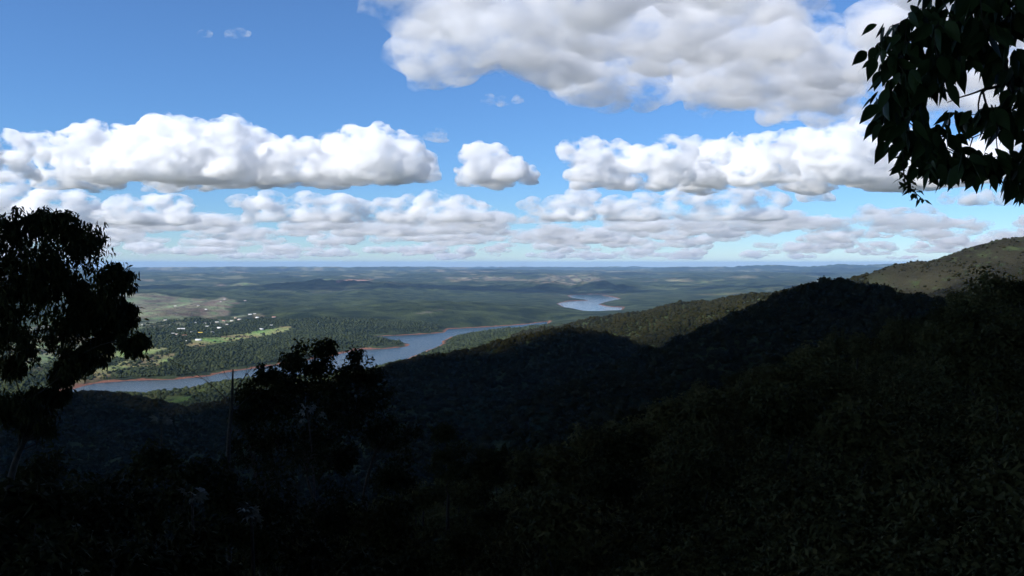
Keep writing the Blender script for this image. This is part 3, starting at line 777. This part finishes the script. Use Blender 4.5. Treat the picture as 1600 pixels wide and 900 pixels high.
def make_named_trees():
    px_tree('domed_tree', 5, 14.0, [(40,378,50),(118,402,52),(160,452,44),(95,462,44),(20,430,34),(165,510,34),(212,536,20),(150,545,26),(60,520,40),(185,480,22),(10,510,36),(100,585,20),(120,560,26),(-60,400,60),(-70,480,60),(20,570,22),(-40,560,40),(65,345,22),(130,370,30),(75,430,30),(140,480,36),(40,625,26),(85,615,20),(5,640,30),(60,660,30),(20,470,30),(60,415,40),(182,435,26),(190,495,24),(30,355,32),(100,350,24),(120,500,34),(40,460,30)],
            0.8, 0.15, 1, 'tall dark tree with a domed crown of drooping leaves before the lake', clumps=29, per=28, leaf=(0.11, 0.036), droop=0.9, clump_r=0.17, depth=0.9)
    px_tree('crowned_tree', 500, 34.0, [(478,556,26),(508,543,16),(455,562,18),(500,575,22),(470,590,30),(520,600,28),(440,612,30),(500,630,40),(470,660,45),(520,670,40),(490,710,40)],
            0.6, 0.17, 2, 'dark round-crowned tree, tallest of the clump below the lake', clumps=22, per=26, leaf=(0.20, 0.075), droop=0.4, clump_r=0.2)
    px_tree('rounded_tree', 566, 36.0, [(562,568,24),(545,582,18),(578,586,18),(560,610,30),(590,620,26),(540,635,30),(570,660,34),(600,680,30)],
            0.6, 0.15, 3, 'dark tree with a small round head beside the tallest of the clump', clumps=20, per=26, leaf=(0.20, 0.075), droop=0.4, clump_r=0.2)
    px_tree('low_tree', 410, 33.0, [(415,584,16),(432,596,18),(395,612,24),(425,630,30),(375,640,24),(405,660,30),(390,700,30),(430,690,30)],
            0.6, 0.14, 4, 'lower dark tree at the bare-branch side of the clump', clumps=20, per=26, leaf=(0.20, 0.075), droop=0.4, clump_r=0.2)
    rng = np.random.default_rng(8)
    for k, (px, py, d) in enumerate([(70,700,19),(150,735,17),(235,690,26),(330,705,24),(430,700,27),(520,690,30),(620,655,40),(700,660,48),(110,810,14),(300,815,15),(450,800,18),(610,770,24),(760,700,45),(20,760,15),(12,752,11),(60,850,10),(210,850,13),(560,850,16)]):
        w = rng.uniform(0.85, 1.2) * 1000 / d; w = min(w, 60)
        lob = [(px + rng.uniform(-1, 1) * w, py + w * rng.uniform(0.5, 3.8), w * rng.uniform(0.5, 0.8)) for q in range(12)] + [(px, py + w * 0.7, w * 0.7)]
        t = px_tree('slope_tree', px, d, lob, 0.7, 0.11, 40 + k, 'dark leafy tree among others on the steep shaded slope', clumps=14, per=22, leaf=(0.17, 0.07), droop=0.4, twig=False)
        t['group'] = 'dark trees on the steep shaded slope'
    # the bare tree
    d = 30.0; rng = np.random.default_rng(9)
    foot = Vector((P(356, 450, d).x, d, 0)); foot.z = gz(foot.x, d)
    def q(px, py, dd=0): return np.array(P(px, py, d + dd) - foot)
    root = link('bare_tree', None, loc=foot); tag(root, 'slender bare tree with thin leafless branches against the water', 'tree')
    v, f = tube(np.array([(0, 0, -0.2), q(355, 760), q(357, 690), q(361, 640), q(363, 610), q(364, 577)]), [0.10, 0.085, 0.075, 0.06, 0.05, 0.022], 7)
    link('trunk', mesh_from('trunk', v, f, True), root, mat=M_BARK_GREY)
    for pts, r in [([(364,622),(372,604),(383,588),(394,574)], 0.028), ([(362,632),(347,617),(333,604),(318,592),(300,588)], 0.026), ([(318,592),(296,578),(272,566),(262,556),(266,548)], 0.012),
                   ([(364,600),(352,585),(345,570)], 0.012), ([(383,588),(386,575),(384,562)], 0.010), ([(333,604),(322,588),(322,572),(330,560)], 0.010), ([(361,645),(380,628),(398,612)], 0.02)]:
        path = np.array([q(px, py, rng.uniform(-0.3, 0.3)) for px, py in pts]); path[0] = q(*pts[0])
        v, f = tube(path, np.linspace(r, r * 0.35, len(path)), 5)
        link('branch', mesh_from('branch', v, f, True), root, mat=M_BARK_GREY)
make_named_trees()

# ------------------------------------------------------------------ the branch that hangs into the picture
def big_leaf(seed, length=1.0):
    rng = np.random.default_rng(seed)
    t = np.array([0, 0.08, 0.2, 0.36, 0.54, 0.72, 0.88, 1.0])
    w = np.array([0.015, 0.12, 0.205, 0.23, 0.195, 0.12, 0.045, 0.004]) * rng.uniform(0.9, 1.15)
    curl = rng.uniform(0.05, 0.30); fold = rng.uniform(0.15, 0.5); side = rng.uniform(-0.12, 0.12)
    y = 0.10 * np.sin(t * 1.5) + curl * t * t; x0 = side * t * t
    v = []
    for i in range(len(t)):
        v += [(x0[i] - w[i], y[i] + fold * w[i], -t[i]), (x0[i], y[i], -t[i]), (x0[i] + w[i], y[i] + fold * w[i], -t[i])]
    f = []
    for i in range(len(t) - 1):
        a = i * 3
        f += [(a, a + 1, a + 4, a + 3), (a + 1, a + 2, a + 5, a + 4)]
    return mesh_from('leaf', np.array(v) * length, np.array(f), True)

def make_overhang():
    rng = np.random.default_rng(33)
    foot = Vector((5.6, 4.4, 0)); foot.z = gz(5.6, 4.4)
    root = link('overhanging_tree', None, loc=foot); tag(root, 'broad-leaved dark tree whose branch hangs into the top corner', 'tree')
    tp = bend((0, 0, -0.2), (-0.2, 0.1, 5.2), rng, 9, 0.03)
    v, f = tube(tp, np.linspace(0.16, 0.10, 9), 10); link('trunk', mesh_from('trunk', v, f, True), root, mat=M_BARK)
    outline = [(1436,-20),(1418,14),(1388,30),(1372,46),(1358,62),(1360,84),(1378,96),(1386,120),(1372,140),(1362,152),(1370,176),(1368,196),(1392,214),(1412,228),(1416,250),(1430,268),(1450,262),(1480,270),(1515,272),(1545,262),(1565,262),(1590,285),(1612,300),(1680,300),(1680,-40)]
    holes = [(1508,142,24),(1490,150,15),(1528,150,16),(1447,172,13),(1502,222,18),(1524,214,11),(1592,92,15),(1575,228,14),(1430,86,6),(1507,62,7),(1432,208,8)]
    nodes = []
    tries = 0
    while len(nodes) < 215 and tries < 20000:
        tries += 1
        px = rng.uniform(1352, 1660); py = rng.uniform(-30, 290)
        if not inside(px, py, outline): continue
        if any((px - hx) ** 2 + (py + 14 - hy) ** 2 < (hr + 12) ** 2 for hx, hy, hr in holes): continue
        if any((px - a) ** 2 + (py - b) ** 2 < 8.5 ** 2 for a, b, _ in nodes): continue
        nodes.append((px, py, rng.uniform(4.5, 5.6)))
    nodes += [(1362,70,4.9),(1368,100,4.9),(1370,155,5.0),(1372,190,5.0),(1388,212,5.0),(1416,252,5.1),(1590,270,4.8),(1470,268,5.0),(1555,258,5.0),(1500,266,5.2),(1580,280,4.9),(1588,296,4.9),(1598,288,5.0),(1570,268,5.0)]
    nodes = [(a + 11, b, c) for a, b, c in nodes]
    pts = [np.array(P(*n) - foot) for n in nodes]
    start = np.array((-0.15, 0.1, 2.9)); hub = np.array(P(1640, 120, 5.1) - foot)
    wood = [tube(bend(start, hub, rng, 8, 0.05, 0.05), np.linspace(0.05, 0.024, 8), 7)]
    have = [(hub, 0.022)]; todo = list(range(len(pts)))
    extra = [np.array(P(a, b, 5.1) - foot) for a, b in ((1580,128),(1535,140),(1500,152),(1480,160),(1560,200),(1520,215),(1560,60),(1500,40),(1440,40))]
    for e in extra:
        j = min(range(len(have)), key=lambda k: np.linalg.norm(have[k][0] - e)); a, r = have[j]
        wood.append(tube(bend(a, e, rng, 4, 0.05), np.linspace(r * 0.85, r * 0.6, 4), 5)); have.append((e, max(r * 0.6, 0.005)))
    while todo:
        D = np.linalg.norm(np.array([h[0] for h in have])[None] - np.array([pts[q] for q in todo])[:, None], axis=2)
        i, j = np.unravel_index(np.argmin(D), D.shape); i = todo[i]; a, r = have[j]; todo.remove(i)
        wood.append(tube(bend(a, pts[i], rng, 4, 0.07), np.linspace(r * 0.8, max(r * 0.55, 0.003), 4), 5)); have.append((pts[i], max(r * 0.6, 0.004)))
    v, f = join(wood)
    br = link('branch', mesh_from('branch', v, f, True), root, mat=M_BARK)
    kinds = [big_leaf(k) for k in range(7)]
    for k in kinds: k.materials.append(M_BROAD)
    n = 0; rest = []
    for i, p in enumerate(pts):
        m = rng.integers(5, 7)
        for k in range(m):
            az = 2 * math.pi * (k + rng.uniform(-0.3, 0.3)) / m; L = rng.uniform(0.09, 0.155)
            if nodes[i][1] > 245 or nodes[i][0] < 1380: L *= 0.9
            tilt = rng.uniform(0.25, 0.95)
            loc = p + np.array((math.cos(az), math.sin(az), 0)) * 0.03 + rng.normal(size=3) * 0.02
            M = Matrix.Translation(loc) @ Matrix.Rotation(az, 4, 'Z') @ Matrix.Rotation(-tilt, 4, 'Y') @ Matrix.Rotation(rng.uniform(-0.9, 0.9), 4, 'Z') @ Matrix.Scale(L, 4)
            if n < 300:
                o = link('leaf', kinds[n % 7], br); o.matrix_local = M
            else: rest.append((kinds[n % 7], M))
            n += 1
    if rest:
        vs, fs = [], []
        for me, M in rest:
            c = np.array([M @ q.co for q in me.vertices]); fs.append(np.array([list(q.vertices) for q in me.polygons])); vs.append(c)
        v, f = join(list(zip(vs, fs))); tag(link('foliage', mesh_from('foliage', v, f, True), br, mat=M_BROAD), kind='stuff')
    # a small sprig of fine leaves below the outermost tip
    sp = [np.array(P(a, b, 5.05) - foot) for a, b in ((1412,232),(1411,262),(1414,284),(1424,296),(1440,310))]
    v, f = tube(np.array(sp), [0.005, 0.004, 0.003, 0.003, 0.002], 4); tw = link('twig', mesh_from('twig', v, f, True), root, mat=M_BARK)
    pos = np.concatenate([bend(a, b, rng, 6, 0.02) for a, b in zip(sp[:-1], sp[1:])]); pos = np.repeat(pos, 3, 0) + rng.normal(size=(len(pos) * 3, 3)) * 0.012
    v, f = leaves(pos, rng, 0.045, 0.02, 0.5); tag(link('foliage', mesh_from('foliage', v, f), root, mat=M_BROAD), kind='stuff')
make_overhang()
print('named trees', time.time() - T0)

# ------------------------------------------------------------------ trees and shrubs of the near hillside
def generic_tree(seed, tall):
    rng = np.random.default_rng(seed)
    n = 6 if tall else 4; H = 6.0 if tall else 2.4; lob = []
    for k in range(n):
        a = rng.uniform(0, 6.28); q = rng.uniform(0.2, 1.0) * (1.5 if tall else 0.9)
        lob.append((math.cos(a) * q, math.sin(a) * q, H * rng.uniform(0.52, 0.86), rng.uniform(0.75, 1.15) * (1.05 if tall else 0.62)))
    lob.append((0, 0, H * 0.85, 1.0 if tall else 0.6))
    return tree_meshes(lob, H * (0.45 if tall else 0.2), 0.13 if tall else 0.05, seed, clumps=16, per=16, leaf=(0.34, 0.17) if tall else (0.2, 0.1), droop=0.3, clump_r=0.22, twig=False)

def make_hillside():
    rng = np.random.default_rng(12)
    talls = [generic_tree(300 + k, True) for k in range(5)]; lows = [generic_tree(320 + k, False) for k in range(4)]
    for t, c in talls: t.materials.append(M_BARK); c.materials.append(M_SCRUB)
    for t, c in lows: t.materials.append(M_BARK); c.materials.append(M_SCRUB)
    spots = []; tries = 0
    while len(spots) < 190 and tries < 40000:
        tries += 1
        r = 16 * (290 / 16) ** rng.uniform(0, 1); a = rng.uniform(-rad(33), rad(33))
        x, y = math.sin(a) * r, math.cos(a) * r
        if any((x - p) ** 2 + (y - q) ** 2 < (0.055 * r + 2.2) ** 2 for p, q, _ in spots): continue
        spots.append((x, y, r))
    z = height(np.array([s[0] for s in spots]), np.array([s[1] for s in spots]))
    for i, (x, y, r) in enumerate(spots):
        hmax = 1.2 + 0.045 * r
        if y < 45 and x < 0: hmax = 2.0
        tall = r > 75
        H = 6.3 if tall else 2.7
        h = min(hmax, rng.uniform(5.0, 8.5)) * rng.uniform(0.75, 1.1)
        me = talls[rng.integers(5)] if tall else lows[rng.integers(4)]
        if tall:
            place_tree('hillside_tree', (x, y, z[i]), me, 'dark bushy tree among many on the shaded near hillside', 'tree', 'dark trees on the shaded near hillside', rng.uniform(0, 6.28), h / H)
        else:
            place_tree('hillside_shrub', (x, y, z[i]), me, 'dark leafy shrub among many on the shaded slope below the viewpoint', 'shrub', 'dark shrubs on the slope below the viewpoint', rng.uniform(0, 6.28), h / H, kids=('stem', 'crown'))
make_hillside()

def make_silver_plants():
    """slender plants with a few big pale leaves that stand out of the dark"""
    rng = np.random.default_rng(14)
    kinds = []
    for k in range(3):
        lobes = 7; v = []; f = []
        for j in range(lobes):
            a = (j / (lobes - 1) - 0.5) * 4.4; c = np.array((math.cos(a), math.sin(a), 0)); s = np.array((-math.sin(a), math.cos(a), 0))
            L = 0.5 * (1 - 0.12 * abs(j - 3)) * rng.uniform(0.9, 1.1); b = len(v)
            v += [np.zeros(3), c * L * 0.55 + s * 0.085 + (0, 0, 0.02), c * L + np.array((0, 0, -0.13)), c * L * 0.55 - s * 0.085 + (0, 0, 0.02)]
            f.append((b, b + 1, b + 2, b + 3))
        me = mesh_from('leaf', np.array(v), np.array(f)); me.materials.append(M_SILVER); kinds.append(me)
    for (px, py, d, n, sp, lab) in [(252, 660, 27, 9, 14, 'slender plant with a few pale leaves above the dark bushes'), (392, 796, 17, 14, 30, 'plant with a cluster of silvery leaves low in the dark slope'),
                                    (300, 772, 20, 6, 16, 'small plant with pale leaves beside the silvery cluster'), (480, 640, 31, 9, 24, 'pale leaved plant under the tallest dark tree')]:
        c = P(px, py, d); z = gz(c.x, d); foot = Vector((c.x, d, z)); top = c - foot
        root = link('silver_leaved_plant', None, loc=foot); tag(root, lab, 'plant', 'pale leaved plants in the dark undergrowth')
        st = bend((0, 0, -0.2), np.array(top), rng, 7, 0.03); v, fc = tube(st, np.linspace(0.06, 0.03, 7), 6)
        link('stem', mesh_from('stem', v, fc, True), root, mat=M_BARK_GREY)
        for k in range(n):
            o = link('leaf', kinds[k % 3], root); a = rng.uniform(0, 6.28); q = rng.uniform(0.2, 1.0) * sp * d / F
            o.location = Vector(top) + Vector((math.cos(a) * q, math.sin(a) * q, rng.uniform(-0.6, 0.3) * sp * d / F)); o.rotation_euler = (rng.uniform(0.2, 1.3), rng.uniform(-0.6, 0.6), a)
            o.scale = [rng.uniform(0.25, 0.5)] * 3
make_silver_plants()
print('hillside', time.time() - T0)

# ------------------------------------------------------------------ woods that read as one mass
def crown_mesh(seed, leafy, mat=None):
    import bmesh
    from mathutils import noise as mn
    rng = np.random.default_rng(seed); bm = bmesh.new(); bmesh.ops.create_icosphere(bm, subdivisions=3 if leafy else 2, radius=1.0)
    off = Vector(rng.uniform(-9, 9, 3))
    for v in bm.verts:
        n = mn.noise(v.co * 1.6 + off) * 0.38 + mn.noise(v.co * 4.2 + off) * 0.20
        v.co *= 0.82 + n; v.co.z = v.co.z * (0.85 if v.co.z > 0 else 0.5) + 0.35
    vs = np.array([v.co for v in bm.verts]); fs = np.array([[w.index for w in q.verts] for q in bm.faces]); bm.free()
    fs = np.column_stack([fs, fs[:, 2]]) if False else fs
    if leafy:
        k = rng.integers(0, len(vs), 260); pos = vs[k] * rng.uniform(0.92, 1.12, (260, 1))
        lv, lf = leaves(pos, rng, 0.26, 0.2, 0.1)
        tri = np.concatenate([lf[:, [0, 1, 2]], lf[:, [0, 2, 3]]]) + len(vs)
        vs = np.concatenate([vs, lv]); fs = np.concatenate([fs, tri])
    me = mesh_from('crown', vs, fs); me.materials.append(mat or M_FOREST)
    return me

def wood_nodes(name, coll):
    ng = bpy.data.node_groups.new(name, 'GeometryNodeTree')
    ng.interface.new_socket('Geometry', in_out='INPUT', socket_type='NodeSocketGeometry')
    ng.interface.new_socket('Geometry', in_out='OUTPUT', socket_type='NodeSocketGeometry')
    N = ng.nodes; L = ng.links.new
    gi = N.new('NodeGroupInput'); go = N.new('NodeGroupOutput')
    ci = N.new('GeometryNodeCollectionInfo'); ci.inputs['Collection'].default_value = coll
    ci.inputs['Separate Children'].default_value = True; ci.inputs['Reset Children'].default_value = True
    ip = N.new('GeometryNodeInstanceOnPoints'); ip.inputs['Pick Instance'].default_value = True
    rv = N.new('FunctionNodeRandomValue'); rv.data_type = 'INT'; rv.inputs['Min'].default_value if False else None
    sc = N.new('GeometryNodeInputNamedAttribute'); sc.data_type = 'FLOAT_VECTOR'; sc.inputs['Name'].default_value = 'scl'
    ro = N.new('GeometryNodeInputNamedAttribute'); ro.data_type = 'FLOAT_VECTOR'; ro.inputs['Name'].default_value = 'rot'
    ii = N.new('GeometryNodeInputNamedAttribute'); ii.data_type = 'INT'; ii.inputs['Name'].default_value = 'pick'
    N.remove(rv)
    L(gi.outputs[0], ip.inputs['Points']); L(ci.outputs[0], ip.inputs['Instance']); L(ii.outputs[0], ip.inputs['Instance Index'])
    L(ro.outputs[0], ip.inputs['Rotation']); L(sc.outputs[0], ip.inputs['Scale']); L(ip.outputs[0], go.inputs[0])
    return ng

def wood_sources(name, n, leafy, seed, mat=None):
    c = bpy.data.collections.new(name)
    for k in range(n): c.objects.link(bpy.data.objects.new('crown_source', crown_mesh(seed + k, leafy, mat)))
    return c
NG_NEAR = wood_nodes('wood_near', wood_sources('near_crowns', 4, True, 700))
def low_sources():
    c = bpy.data.collections.new('low_growth')
    for k in range(4):
        rng = np.random.default_rng(760 + k); d = rng.normal(size=(420, 3)); d /= np.linalg.norm(d, axis=1)[:, None]; d[:, 2] = np.abs(d[:, 2]) * 0.9
        pos = d * rng.uniform(0.35, 1.1, (420, 1)) * (1 + 0.35 * np.sin(3 * np.arctan2(d[:, 1], d[:, 0]) + k)[:, None])
        v, f = leaves(pos, rng, 0.30, 0.13, 0.2); me = mesh_from('growth', v, f); me.materials.append(M_SCRUB)
        c.objects.link(bpy.data.objects.new('growth_source', me))
    return c
NG_LOW = wood_nodes('low_growth', low_sources())
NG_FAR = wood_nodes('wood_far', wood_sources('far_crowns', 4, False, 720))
NG_VALLEY = wood_nodes('wood_valley', wood_sources('valley_crowns', 4, False, 740, M_VALLEY))

def wood(name, label, x, y, z, size, ng, rng):
    n = len(x); me = bpy.data.meshes.new(name); me.vertices.add(n)
    s = size * np.clip(rng.lognormal(-0.06, 0.33, n), 0.45, 2.0)
    me.vertices.foreach_set('co', np.column_stack([x, y, z - 0.2 * s]).astype(np.float32).ravel())
    a = me.attributes.new('scl', 'FLOAT_VECTOR', 'POINT'); a.data.foreach_set('vector', np.column_stack([s, s, s * rng.uniform(0.8, 1.35, n)]).astype(np.float32).ravel())
    a = me.attributes.new('rot', 'FLOAT_VECTOR', 'POINT'); a.data.foreach_set('vector', np.column_stack([np.zeros(n), np.zeros(n), rng.uniform(0, 6.28, n)]).astype(np.float32).ravel())
    a = me.attributes.new('pick', 'INT', 'POINT'); a.data.foreach_set('value', rng.integers(0, 4, n).astype(np.int32))
    o = link(name, me); md = o.modifiers.new('wood', 'NODES'); md.node_group = ng
    tag(o, label, kind='stuff'); return o

def make_woods():
    rng = np.random.default_rng(55)
    def grid(r0, r1, step, half=33):
        x, y = np.meshgrid(np.arange(-r1 * 0.62, r1 * 0.62, step), np.arange(r0 * 0.8, r1, step))
        x = x.ravel() + rng.uniform(-0.5, 0.5, x.size) * step; y = y.ravel() + rng.uniform(-0.5, 0.5, y.size) * step
        r = np.hypot(x, y); m = (r > r0) & (r < r1) & (np.abs(np.arctan2(x, y)) < rad(half)); return x[m], y[m]
    for (r0, r1, step, size, ng) in ((250, 620, 6.5, 4.4, NG_NEAR), (620, 1720, 7.5, 4.6, NG_NEAR), (1720, 3200, 8.8, 4.7, NG_FAR), (3200, 4800, 12.5, 5.0, NG_VALLEY)):
        x, y = grid(r0, r1, step)
        sd = lake_sd(x, y); a, _ = land_cover(x, y)
        if r0 > 1000: a = np.maximum(a, np.maximum(0.8 * land_cover(x * 1.012, y * 1.012)[0], 0.6 * land_cover(x * 1.025, y * 1.025)[0]))
        dens = fbm(x / 140, y / 140, 3, 121)
        side = (x > 0.40 * y) & (y > 1650)
        keep = (sd > 34 + 20 * dens) & ((rng.uniform(size=x.size) > a * 0.96) | side)
        keep &= ~side | (rng.uniform(size=x.size) < 0.35 + 0.9 * dens)
        x, y = x[keep], y[keep]; side = side[keep]; z = height(x, y)
        sc = size * (1 + 0.35 * fbm(x / 60, y / 60, 2, 131)); sc = np.where(side, sc * 0.55, sc)
        # hide nothing that lies behind every crest: cull points well below the sight lines
        el = z / y; az = np.round(np.arctan2(x, y) / rad(0.12)).astype(int)
        if r0 == 250: wood('forest', 'dark wood where the near hillside drops away', x, y, z, sc, ng, rng)
        elif r0 == 620: 
            hump = (x > 0.10 * y) & (y < 1250)
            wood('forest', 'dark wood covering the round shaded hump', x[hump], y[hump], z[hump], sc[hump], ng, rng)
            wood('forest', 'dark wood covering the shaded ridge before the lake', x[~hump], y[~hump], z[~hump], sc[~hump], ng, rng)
        elif r0 == 1720:
            wood('forest', 'sparse scrub on the high sunlit side hill', x[side], y[side], z[side], sc[side], ng, rng)
            sl = ~side & (x > 0)
            wood('forest', 'sunlit wood on the slopes behind the shaded ridge', x[sl], y[sl], z[sl], sc[sl], ng, rng)
            sl = ~side & (x <= 0)
            wood('forest', 'sunlit wood along the near shore of the reservoir', x[sl], y[sl], z[sl], sc[sl], NG_VALLEY, rng)
        else: wood('forest', 'green wood on the flats across the reservoir', x, y, z, sc, ng, rng)
        print('wood', r0, len(x), time.time() - T0)
    # undergrowth on the near slope
    r = 5 * (300 / 5) ** rng.uniform(0, 1, 14000); a = rng.uniform(-rad(36), rad(36), 14000)
    x, y = np.sin(a) * r, np.cos(a) * r; z = height(x, y)
    wood('undergrowth', 'low dark undergrowth covering the near slope', x, y, z, np.clip(0.006 * r + 0.16, 0.2, 1.1), NG_LOW, rng)
make_woods()
print('woods', time.time() - T0)

# ------------------------------------------------------------------ the village
def plain_material(name, c, var=0.15, rough=0.85):
    m = bpy.data.materials.new(name); nt, b = nodes_of(m); N = nt.nodes; L = nt.links.new
    tc = N.new('ShaderNodeTexCoord'); n = N.new('ShaderNodeTexNoise'); n.inputs['Scale'].default_value = 0.6; n.inputs['Detail'].default_value = 5
    L(tc.outputs['Object'], n.inputs['Vector'])
    r = N.new('ShaderNodeValToRGB'); r.color_ramp.elements[0].color = (*[q * (1 - var) for q in c], 1); r.color_ramp.elements[1].color = (*c, 1)
    L(n.outputs['Fac'], r.inputs[0]); L(r.outputs[0], b.inputs['Base Color']); b.inputs['Roughness'].default_value = rough
    return m
M_WALL = {'white': plain_material('white_wall', (0.78, 0.77, 0.74)), 'cream': plain_material('cream_wall', (0.62, 0.55, 0.42)), 'pink': plain_material('pink_wall', (0.66, 0.47, 0.44))}
M_ROOF = {'white': plain_material('pale_roof', (0.72, 0.72, 0.70)), 'clay': plain_material('clay_roof', (0.36, 0.17, 0.10)), 'grey': plain_material('grey_roof', (0.42, 0.41, 0.40)), 'yellow': plain_material('yellow_roof', (0.80, 0.55, 0.06))}
M_GLASS = plain_material('dark_window', (0.04, 0.05, 0.06), 0.3, 0.2)

def box(x0, x1, y0, y1, z0, z1):
    v = np.array([(x0, y0, z0), (x1, y0, z0), (x1, y1, z0), (x0, y1, z0), (x0, y0, z1), (x1, y0, z1), (x1, y1, z1), (x0, y1, z1)], float)
    f = np.array([(0, 3, 2, 1), (4, 5, 6, 7), (0, 1, 5, 4), (1, 2, 6, 5), (2, 3, 7, 6), (3, 0, 4, 7)])
    return v, f

def house(px, py, w, wall, roof, label, group, rz):
    w = w * 0.72; g = hit(px, py, 2500); d = w * 0.55; h = 3.4 if w < 30 else 5.5; rh = d * 0.22; e = 0.6
    root = link('house', None, loc=(g.x, g.y, g.z)); root.rotation_euler.z = rz; tag(root, label, 'house', group)
    v, f = box(-w / 2, w / 2, -d / 2, d / 2, -4, h); link('wall', mesh_from('wall', v, f), root, mat=M_WALL[wall])
    a, b = w / 2 + e, d / 2 + e; lo = h - 0.25
    v = np.array([(-a, -b, lo), (a, -b, lo), (a, b, lo), (-a, b, lo), (-a, -b, lo + 0.35), (a, -b, lo + 0.35), (a, b, lo + 0.35), (-a, b, lo + 0.35), (-a, 0, h + rh), (a, 0, h + rh)])
    fs = [(0, 3, 2, 1), (0, 1, 5, 4), (2, 3, 7, 6), (4, 5, 9, 8), (6, 7, 8, 9), (1, 2, 6, 5), (3, 0, 4, 7)]
    me = bpy.data.meshes.new('roof'); me.from_pydata([tuple(q) for q in v], [], fs + [(5, 6, 9), (7, 4, 8)]); me.update()
    link('roof', me, root, mat=M_ROOF[roof])
    n = max(2, int(w / 6))
    for k in range(n):
        cx = -w / 2 + w * (k + 0.5) / n
        z0, z1 = (0.0, 2.2) if k == n // 2 else (1.0, 2.3)
        v, f = box(cx - 0.7, cx + 0.7, -d / 2 - 0.06, -d / 2 + 0.1, z0, z1)
        link('door' if k == n // 2 else 'window', mesh_from('pane', v, f), root, mat=M_GLASS)
    return root

def make_village():
    rng = np.random.default_rng(66); grp = 'houses of the village across the reservoir'
    spec = [(283,516,44,'white','white','long white shed among the village trees'), (313,521,26,'cream','yellow','small building with a bright yellow roof in the village'),
            (343,513,30,'white','white','white house beside the track, uphill of the yellow roof'), (324,511,24,'white','white','white house between the long shed and the track'),
            (428,496,26,'pink','clay','pinkish house standing apart at the wood edge'), (424,509,18,'white','white','small white house just above the end of the light green field'),
            (408,515,30,'white','white','long white house on the edge of the light green field'), (310,532,30,'white','white','white house at the lower end of the light green field'),
            (294,534,26,'white','white','white house lowest of all below the yellow roof'), (288,525,22,'white','clay','white house with a clay roof under the long shed'),
            (224,508,20,'white','white','lone white house on the pasture beside the domed tree'), (391,492,26,'white','white','white house in the upper row, first of a close pair'), (402,497,24,'white','white','white house just downhill of a close pair in the upper row'),
            (398,491,20,'cream','white','cream house in the upper row, second of a close pair')]
    more = [(362,502,20),(374,500,22),(350,502,24),(339,504,22),(351,468,26),(383,470,24),(310,478,22),(274,479,20),(258,501,20),(270,522,16),(276,523,16),(320,506,20),(267,509,16),(300,520,18),(331,506,18),(368,497,18),(332,520,18),(355,508,18),(305,505,16),(30,581,16),(12,545,18),(52,560,16),(345,472,18),(322,484,18)]
    for px, py, w, wl, rf, lab in spec: house(px, py, w, wl, rf, lab, grp, rng.uniform(-0.5, 0.5))
    for px, py, w in more:
        house(px, py, w, ['white', 'cream', 'pink'][rng.integers(3)], ['white', 'clay', 'grey', 'white'][rng.integers(4)], 'small pale house among the trees of the village', grp, rng.uniform(-0.6, 0.6))
make_village()
print('done', time.time() - T0)
